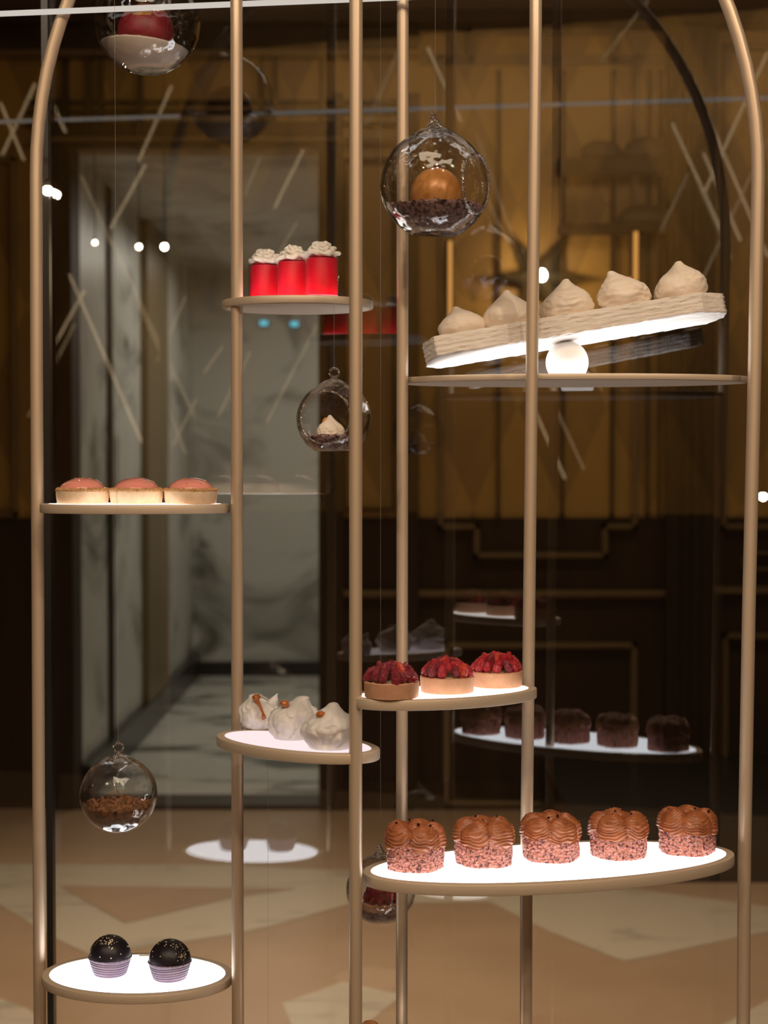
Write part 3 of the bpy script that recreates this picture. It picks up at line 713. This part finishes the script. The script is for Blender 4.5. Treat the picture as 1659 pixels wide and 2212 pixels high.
# ---- red jelly glasses
M['jelly'] = pm('red_jelly', (0.80, 0.012, 0.040), 0.45, col2=(0.62, 0.010, 0.03), vscale=25, sss=1.0, ssr=(.05, .004, .006), spec=.2)
M['cream_top'] = pm('whipped_cream', (0.86, 0.78, 0.70), 0.55, sss=.35, ssr=(.008, .006, .005), bump=.1, bscale=300)
M['cupglass'] = glass('cup_glass', f0=.02, grz=.7, power=4)
zg = S['glass'].z
for i, (px, Y, lb_) in enumerate(((574, 1.838, 'leftmost glass of red jelly with whipped cream on top'),
                               (634, 1.805, 'middle glass of red jelly with whipped cream, between two others'),
                               (695.5, 1.775, 'rightmost and nearest glass of red jelly, darker red with grey-lit cream'))):
    x = Xat(px, Y); t = thing('jelly_glass', lb_, 'dessert glass', (x, Y, zg + .0001), 0, 'glasses of red jelly on the high shelf')
    r = .0188; h = .0465
    MB().lathe([(.0004, .0002), (r - .0012, .0002), (r - .0004, .001), (r, .003), (r, h - .003), (r - .0008, h), (r - .0016, h), (r - .0012, h - .003), (r - .0012, .003), (.0004, .002)], 72).build('glass', M['cupglass'], t)
    MB().lathe([(.0004, .0023), (r - .0022, .0023), (r - .0013, .0030), (r - .0015, h - .0045), (r - .0022, h - .0036), (.0004, h - .0034)], 72).build('jelly', M['jelly'], t)
    # piped rosette: a rising frilled coil
    sd = 3.3 * i
    mb = MB()
    for ring, (rr_, zz_, hh) in enumerate(((.0142, h - .001, .0062), (.0105, h + .0040, .0058), (.0060, h + .0085, .0052))):
        n_ = 90; v = []; f = []; m_ = 16
        for j in range(n_):
            a = 2 * PI * j / n_ + ring * .8 + sd
            fr = 1 + .10 * math.sin(a * 5 + ring * 2 + sd) + .07 * math.sin(a * 11 + sd)
            zb = .0010 * math.sin(a * 2 + sd + ring) + .0009 * math.sin(a * 5)
            for k in range(m_):
                b_a = 2 * PI * k / m_; tr = .0036 * (1 + .22 * math.sin(a * 8 + b_a * 2 + sd))
                rad = rr_ * fr + math.cos(b_a) * tr * 1.15
                v.append((rad * math.cos(a), rad * math.sin(a), zz_ + zb + hh * .4 + math.sin(b_a) * tr * .85))
        for j in range(n_):
            for k in range(m_):
                j2, k2 = (j + 1) % n_, (k + 1) % m_; f.append((j * m_ + k, j2 * m_ + k, j2 * m_ + k2, j * m_ + k2))
        mb.add(v, f)
    mb.lathe([(.0004, h - .002), (.013, h - .002), (.012, h + .004), (.007, h + .010), (.003, h + .0150), (.0004, h + .0152)], 30)
    mb.build('whipped_cream', M['cream_top'], t, sharp=None)

# ---- pink domed tarts
M['shell_pale'] = pm('pale_tart_shell', (0.78, 0.57, 0.38), 0.7, col2=(0.68, 0.46, 0.29), vscale=120, vmix=(.35, .7), bump=.3, bscale=800, bdist=.0005, sss=.2, ssr=(.008, .004, .002))
M['pinkdome'] = pm('pink_glaze', (0.84, 0.32, 0.26), 0.12, coat=1, sss=.6, ssr=(.012, .006, .004), bump=.06, bscale=160)
M['nuts'] = pm('nut_crumble', (0.42, 0.20, 0.075), 0.7, col2=(0.62, 0.36, 0.15), vscale=700, vmix=(.4, .6), bump=.6, bscale=900)
zp = S['pink'].z
for i, (px, lb_) in enumerate(((178, 'left pink domed tart, beside the left upright'), (294, 'middle pink domed tart of the three in a row'), (412, 'right pink domed tart, the brightest pink, by the centre-left upright'))):
    Y = 1.782 - .004 * i; x = Xat(px, Y)
    t = thing('pink_dome_tart', lb_, 'tart', (x, Y, zp + .0001), i * 1.3, 'pink domed tarts on the left glowing shelf')
    R = .0287; H = .0145; tart_shell(t, R, H, M['shell_pale'], flare=.0010)
    Rd = .0258; hd = .0152
    prof = [(Rd * math.cos(a) if a < PI / 2 - .001 else .0003, H - .001 + hd * math.sin(a) ** 1.0) for a in [PI / 2 * k / 18 for k in range(19)]]
    prof = [(Rd, H - .003)] + prof
    MB().lathe(prof, 72, fn=lambda p, q: Vector((p.x, p.y, p.z + .0007 * nz(p, 60, i * 5)))).build('pink_glazed_dome', M['pinkdome'], t)
    n_ = 150; m_ = 8; v = []; f = []
    for j in range(n_):
        a = 2 * PI * j / n_
        for k in range(m_):
            b_a = 2 * PI * k / m_; tr = .0022 + .0012 * noise.noise(Vector((j * .9, k * 1.7, i * 9)))
            rad = R - .0022 + math.cos(b_a) * tr * 1.35; v.append((rad * math.cos(a), rad * math.sin(a), H + .0006 + math.sin(b_a) * tr * 1.1))
    for j in range(n_):
        for k in range(m_):
            j2, k2 = (j + 1) % n_, (k + 1) % m_; f.append((j * m_ + k, j2 * m_ + k, j2 * m_ + k2, j * m_ + k2))
    MB().add(v, f).build('nut_crumble_rim', M['nuts'], t, smooth=False)
    rnd = random.Random(i + 5); mb = MB()
    for k in range(9):
        a = rnd.random() * 6.28; e = rnd.uniform(.5, 1.45); s_ = rnd.uniform(.0005, .0011)
        c_ = (Rd * math.cos(e) * math.cos(a), Rd * math.cos(e) * math.sin(a), H - .001 + hd * math.sin(e))
        mb.lathe([(s_ * .1, -s_), (s_, -s_ * .2), (s_ * .7, s_ * .7), (s_ * .1, s_)], 6, c=c_)
    o = mb.build('nut_bits', M['nuts'], t, smooth=False); o['kind'] = 'stuff'

# ---- dark balls in fluted cups
def dark_mat():
    m, nt, N, L = newmat('dark_glaze_gold_flecks'); b = N['Principled BSDF']
    b.inputs['Base Color'].default_value = (.012, .008, .010, 1); b.inputs['Roughness'].default_value = .38; b.inputs['Specular IOR Level'].default_value = .3
    n = noise_node(nt, 420, detail=1); n2 = noise_node(nt, 45, detail=1)
    a = N.new('ShaderNodeMath'); a.operation = 'MULTIPLY'; L.new(n.outputs['Fac'], a.inputs[0]); L.new(n2.outputs['Fac'], a.inputs[1])
    r = N.new('ShaderNodeValToRGB'); r.color_ramp.elements[0].position = .395; r.color_ramp.elements[1].position = .41
    L.new(a.outputs[0], r.inputs[0])
    mx = N.new('ShaderNodeMixRGB'); mx.inputs[1].default_value = (.012, .008, .010, 1); mx.inputs[2].default_value = (.85, .68, .42, 1)
    L.new(r.outputs[0], mx.inputs[0]); L.new(mx.outputs[0], b.inputs['Base Color']); L.new(r.outputs[0], b.inputs['Metallic']); return m
M['darkball'] = dark_mat()
M['cup'] = pm('dark_ribbed_cup', (0.22, 0.15, 0.19), 0.45, col2=(0.14, 0.09, 0.13), vscale=40, vmix=(.3, .7), bump=.15, bscale=500)
zb_ = S['ball'].z
for i, (px, pyb, lb_) in enumerate(((238, 2115, 'left dark ball pastry with a cluster of gold flakes on top'), (367, 2125, 'right dark ball pastry, slightly nearer, gold flecks scattered on it'))):
    g = G(px, pyb, zb_); g2 = g + Vector((g.x, g.y, 0)).normalized() * .0185
    t = thing('dark_ball_pastry', lb_, 'pastry', (g2.x, g2.y, zb_ + .0001), i * 2.2, 'dark ball pastries on the lower left shelf')
    R = .0232; prof = [(.0004, 0), (.0170, 0)]
    for k in range(31):
        s = k / 30; prof.append((.0178 + .0056 * s ** .8 + .00045 * math.sin(s * 2 * PI * 6.5), .0006 + s * .0185))
    prof += [(.0222, .0200), (.0004, .0200)]
    MB().lathe(prof, 80, fn=lambda p, q: Vector((p.x, p.y, p.z + .0006 * math.sin(q * 2 + i) * min(1, p.z / .004)))).build('ribbed_cup', M['cup'], t)
    MB().lathe([(.0225, .0185)] + [(R * math.cos(a) if k < 24 else .0003, .0205 + R * math.sin(a)) for k, a in enumerate([PI / 2 * k / 24 for k in range(25)])], 80).build('dark_ball', M['darkball'], t)
    rnd = random.Random(i + 40); mb = MB()
    for k in range(46 if i == 0 else 26):
        if i == 0 and k < 30: a = rnd.gauss(-PI / 2 - i * 2.2, .35); e = rnd.gauss(.95, .16)
        else: a = rnd.uniform(-PI, 0) - i * 2.2; e = rnd.uniform(.15, 1.4)
        s_ = rnd.uniform(.0006, .0012); n_ = Vector((math.cos(e) * math.cos(a), math.cos(e) * math.sin(a), math.sin(e))); c_ = n_ * (R + .0001) + Vector((0, 0, .0205))
        u_ = n_.orthogonal().normalized(); w_ = n_.cross(u_)
        th_ = rnd.random() * 6; pts = [c_ + (u_ * math.cos(th_ + 2.1 * q) + w_ * math.sin(th_ + 2.1 * q)) * s_ for q in range(3)]
        mb.add(pts + [p_ + n_ * .00025 for p_ in pts], [(0, 1, 2), (5, 4, 3), (0, 3, 4, 1), (1, 4, 5, 2), (2, 5, 3, 0)])
    o = mb.build('gold_flakes', pm('gold_leaf', (.95, .82, .58), .5, .2) if i == 0 else bpy.data.materials['gold_leaf'], t, smooth=False); o['kind'] = 'stuff'
    n_ = 120; m_ = 7; v = []; f = []
    for j in range(n_):
        a = 2 * PI * j / n_
        for k in range(m_):
            b_a = 2 * PI * k / m_; tr = .0009 + .0007 * noise.noise(Vector((j * 1.1, k * 1.9, i * 7)))
            rad = .0236 + math.cos(b_a) * tr; v.append((rad * math.cos(a), rad * math.sin(a), .0195 + math.sin(b_a) * tr))
    for j in range(n_):
        for k in range(m_):
            j2, k2 = (j + 1) % n_, (k + 1) % m_; f.append((j * m_ + k, j2 * m_ + k, j2 * m_ + k2, j * m_ + k2))
    MB().add(v, f).build('crumb_collar', M['cup'], t, smooth=False)

# ================================================================= HANGING GLASS GLOBES
def globe(px, py, Y, R, label, hole=None, tip='point', thread_to=None, flat=.86, stringless=False):
    """py = image height of the sphere centre; hole = (direction, angular radius)"""
    c_ = P(px, py, Y) if not isinstance(px, Vector) else px
    t = thing('glass_globe', label, 'glass globe', c_, group='hanging glass globes')
    nu, nv = 96, 64; v = []; f = []
    hd = hole[0].normalized() if hole else None
    for i in range(nv + 1):
        a = PI * i / nv; zz_ = -math.cos(a); rr_ = math.sin(a)
        for j in range(nu):
            q = 2 * PI * j / nu; p = Vector((rr_ * math.cos(q), rr_ * math.sin(q), zz_))
            k = 1 + .02 * nz(p, 1.5, R * 100)
            if p.z < -flat: p.z = -flat - (p.z + flat) * -.12
            if zz_ > .86: p.z += (zz_ - .86) ** 1.4 * 1.1
            v.append(p * R * k)
    keep = []
    for i in range(nv):
        for j in range(nu):
            j2 = (j + 1) % nu; q = (i * nu + j, i * nu + j2, (i + 1) * nu + j2, (i + 1) * nu + j)
            if hd:
                m_ = sum((Vector(v[k]) for k in q), Vector()) / 4
                if m_.normalized().dot(hd) > math.cos(hole[1]): continue
            f.append(q)
    if hd:   # pull the ragged edge onto the circle
        ca = math.cos(hole[1]); sa = math.sin(hole[1])
        used = {}
        for q in f:
            for k in range(4):
                e = (q[k], q[(k + 1) % 4]); used[tuple(sorted(e))] = used.get(tuple(sorted(e)), 0) + 1
        for e, n_ in used.items():
            if n_ == 1:
                for k in e:
                    p = Vector(v[k]); d_ = p.normalized().dot(hd)
                    if d_ > math.cos(hole[1] + .12):
                        per = (p.normalized() - hd * d_).normalized(); v[k] = (hd * ca + per * sa) * R
    g_ = mesh('globe', v, f, M['globe'], t); sm = g_.modifiers.new('wall', 'SOLIDIFY'); sm.thickness = .0012; sm.offset = -1
    if hd:
        u_ = hd.orthogonal().normalized(); w_ = hd.cross(u_); ca = math.cos(hole[1]); sa = math.sin(hole[1])
        pts = [(hd * ca + (u_ * math.cos(2 * PI * k / 60) + w_ * math.sin(2 * PI * k / 60)) * sa) * R for k in range(61)]
        MB().tube(pts, R * .026, 8, cap=False).build('opening_rim', M['globe_tip'], t)
    zt = R * 1.06
    if tip == 'ring':
        MB().lathe([(R * .34, zt - R * .16), (R * .20, zt - R * .04), (R * .09, zt + R * .03), (R * .06, zt + R * .08)], 24).build('neck', M['globe_tip'], t)
        rc = zt + R * .17; MB().tube([(R * .12 * math.cos(2 * PI * k / 32), 0, rc + R * .12 * math.sin(2 * PI * k / 32)) for k in range(33)], R * .035, 8, cap=False).build('hanging_ring', M['globe_tip'], t)
        ztop = rc + R * .12
    else:
        MB().lathe([(R * .30, zt - R * .13), (R * .16, zt), (R * .09, zt + R * .12), (R * .055, zt + R * .24), (R * .03, zt + R * .27), (R * .005, zt + R * .28)], 20,
                   fn=lambda p, q: p + Vector((.0012 * nz(p, 160), .0012 * nz(p, 160, 4), 0)) + Vector((-R * .05 * max(0, (p.z - zt) / (R * .28)), 0, 0))).build('pointed_tip', M['globe_tip'], t)
        ztop = zt + R * .26
    zz2 = (thread_to or 3.38) - c_.z
    MB().tube([(0, 0, ztop), (0, 0, zz2)], .00013, 5).build('hanging_thread', M['thread'], t)
    return t, c_
def fill(name, c_, R, level, mat, label, cat, seed, rough=.06, tiltx=0, tilty=0, flat=.86, parent=None, bumpy=160):
    """contents filling the bottom of a globe up to 'level' (fraction of R)"""
    Ri = R * .955; nu = 90; v = []; f = []; rows = 26; rim_z = level
    for i in range(rows + 1):
        s = i / rows
        for j in range(nu):
            q = 2 * PI * j / nu; lv = rim_z + tiltx * math.cos(q) + tilty * math.sin(q)
            a0_ = math.acos(min(1, max(-1, -lv)))
            a = a0_ * s; z = -math.cos(a); r = math.sin(a); z = max(z, -flat + .01)
            v.append(Vector((r * math.cos(q), r * math.sin(q), z)) * Ri)
    n_top = 30
    for i in range(1, n_top + 1):
        s = 1 - i / n_top
        for j in range(nu):
            q = 2 * PI * j / nu; lv = rim_z + tiltx * math.cos(q) + tilty * math.sin(q); r = math.sin(math.acos(-lv)) * s
            p = Vector((r * math.cos(q), r * math.sin(q), lv * s + rim_z * (1 - s))); d = rough * fbm(p, bumpy * R, seed) * (1 if s < .97 else .6)
            v.append((p + Vector((0, 0, d))) * Ri)
    tot = rows + n_top
    for i in range(tot):
        for j in range(nu):
            j2 = (j + 1) % nu; f.append((i * nu + j, i * nu + j2, (i + 1) * nu + j2, (i + 1) * nu + j))
    o = MB().add(v, f).build(name, mat, sharp=None); o.location = c_; tag(o, label, cat, kind='stuff'); return o
def orb(name, c_, r, mat, label, cat):
    o = MB().lathe([(r * math.sin(a), -r * math.cos(a)) for a in [PI * k / 40 for k in range(1, 40)]], 64).build(name, mat); o.location = c_; tag(o, label, cat); return o
M['powder'] = pm('white_powder', (0.95, 0.83, 0.73), 0.8, bump=.4, bscale=500, sss=.1)
M['nibs'] = pm('cocoa_nibs', (0.36, 0.21, 0.20), 0.5, col2=(0.06, 0.025, 0.025), vscale=260, vmix=(.45, .58), bump=.8, bscale=300, bdist=.002)
M['crumble'] = pm('brown_crumble', (0.34, 0.15, 0.065), 0.6, col2=(0.08, 0.028, 0.014), vscale=200, vmix=(.42, .62), bump=1, bscale=260, bdist=.003)
M['burgundy'] = pm('burgundy_velvet', (0.26, 0.015, 0.03), 0.45, col2=(.20, .01, .02), vscale=60)
M['golddust'] = pm('gold_dust_patch', (0.42, 0.20, 0.05), 0.4, .6, bump=.6, bscale=500)
M['orangeball'] = pm('copper_orange_glaze', (0.66, 0.30, 0.09), 0.32, .15, col2=(.52, .21, .055), vscale=70, bump=.06, bscale=600)
# 1: top left, burgundy ball in white powder
t, c1 = globe(318, 47, 1.885, .0605, 'glass globe at the top left holding a burgundy ball in white powder', tip='point', flat=.93)
fill('white_powder', c1, .0605, -.50, M['powder'], 'white powder filling the bottom of the top left globe', 'powder', 2, rough=.03, tiltx=-.08, flat=.93)
bb = orb('burgundy_ball', c1 + Vector((-.0015, 0, -.0125)), .0325, M['burgundy'], 'burgundy ball with a gold-dusted patch in the top left globe', 'ball')
v = []; f = []; n_ = 14
for i in range(n_ + 1):
    for j in range(n_ + 1):
        a = R_(-52 + 46 * i / n_) - PI / 2 + R_(28) ; e = R_(22 + 40 * j / n_)
        rr_ = .0328 + .0006 * noise.noise(Vector((i * .8, j * .8, 3))); v.append((rr_ * math.cos(e) * math.cos(a), rr_ * math.cos(e) * math.sin(a), rr_ * math.sin(e)))
for i in range(n_):
    for j in range(n_): f.append((i * (n_ + 1) + j, (i + 1) * (n_ + 1) + j, (i + 1) * (n_ + 1) + j + 1, i * (n_ + 1) + j + 1))
o = mesh('gold_dust_patch', v, f, M['golddust'], bb); sm = o.modifiers.new('t', 'SOLIDIFY'); sm.thickness = .0006
# 2: large one with the copper orange ball
R2 = .0563
t, c2 = globe(940, 400, 1.690, R2, 'large glass globe with a copper orange ball inside and a crinkled pointed tip', hole=(Vector((.86, -.50, -.05)), R_(32)), flat=.90)
fill('cocoa_nibs', c2, R2, -.42, M['nibs'], 'purplish brown cocoa nibs under the copper orange ball', 'cocoa nibs', 5, rough=.10, flat=.90)
orb('orange_ball', c2 + Vector((.001, -.002, -.0095)), .0268, M['orangeball'], 'glossy copper orange ball inside the large globe', 'ball')
# 3: small one with the ring, below the jelly shelf
R3_ = .0390
t, c3 = globe(722, 905, 1.69, R3_, 'small glass globe with a ring top holding a little meringue, half behind the front upright', hole=(Vector((-.30, -.95, .04)), R_(44)), tip='ring', thread_to=S['glass'].z - .008)
fill('cocoa_nibs', c3, R3_, -.48, M['nibs'], 'dark cocoa nibs under the little meringue in the small ring-topped globe', 'cocoa nibs', 8, rough=.09)
t = thing('mini_meringue', 'little cream meringue with a curled tip inside the small ring-topped globe', 'meringue', c3 + Vector((-.003, -.004, -R3_ * .52)))
meringue_mb(.0145, .0245, 4.4, tip=(-.10, 0), fold=1.3, peak=.16, wide=.2).build('meringue_body', M['mer_cream'], t, sharp=None)
orb('orange_berry', c3 + Vector((-.0075, -.001, -.0035)), .0052, pm('orange_berry', (.85, .30, .06), .3, sss=.3), 'small round orange berry leaning on the little meringue in the globe', 'berry')
# 4: lower left with crumble
R4 = .0405
t, c4 = globe(256, 1716, 1.70, R4, 'glass globe at the lower left holding brown crumble', hole=(Vector((.35, .9, .1)), R_(34)), tip='ring', flat=.95)
fill('brown_crumble', c4, R4, -.26, M['crumble'], 'coarse brown crumble inside the lower left globe', 'crumble', 12, rough=.16, flat=.95, bumpy=120)
# 5: behind the chocolate cake shelf
R5 = .0400
t, c5 = globe(822, 1922, 1.862, R5, 'glass globe hanging behind the largest shelf with a berry tart inside', hole=(Vector((.75, -.65, 0)), R_(30)), tip='point')
fill('cocoa_nibs', c5, R5, -.58, M['nibs'], 'dark cocoa nibs under the berry tart in the globe behind the largest shelf', 'cocoa nibs', 15, rough=.06)
rasp_tart((c5.x, c5.y, c5.z - R5 * .58), 'little berry tart inside the globe behind the largest shelf', 33, R=.0215, H=.010, group=None, darkness=.95, nberry=.8)
# 6: below the picture edge, seen as a reflection
c6 = mirror(P(800, 2065, 2.42)); R6 = .070
if True:
    t, c6 = globe(c6, 0, 0, R6, 'largest glass globe below the picture edge, seen only as a reflection', tip='point', flat=.9, thread_to=S['white'].z - .02)
    fill('white_powder', c6, R6, -.55, M['powder'], 'white powder in the largest globe below the picture edge', 'powder', 22, rough=.04, flat=.9)

# 7: pastry whose tip just reaches the bottom edge of the picture
q = S['low2']
t = thing('crumb_pastry', 'orange brown crumb pastry peeking in at the bottom edge beside the front upright', 'pastry', (Xat(808, 1.70), 1.70, q.z + .0001))
meringue_mb(.026, .047, 31, tip=(-.2, 0), fold=1.8, peak=.6, wide=.4).build('pastry_body', pm('orange_crumb', (.62, .27, .08), .6, col2=(.35, .12, .04), vscale=200, bump=.8, bscale=260, bdist=.002), t, sharp=None)
# teal indicator lamps deep in the marble alcove
M['teal'] = emit('teal_glow', (0.16, 0.62, 0.75), .9)
for px, py, lb_ in ((570, 698, 'small teal indicator light in the marble alcove, the left and dimmer of two'), (636, 700, 'small teal indicator light in the marble alcove, the right of two under the jelly shelf')):
    p = P(px, py, YB - .03); t = thing('indicator_lamp', lb_, 'lamp', p)
    mb = MB(); mb.box((-.035, 0, -.025), (.035, .03, .025)); bevel(mb.build('housing', M['black'], t, smooth=False), .004)
    MB().box((-.028, -.006, -.018), (.028, 0, .018)).build('lens', M['teal'], t, smooth=False)
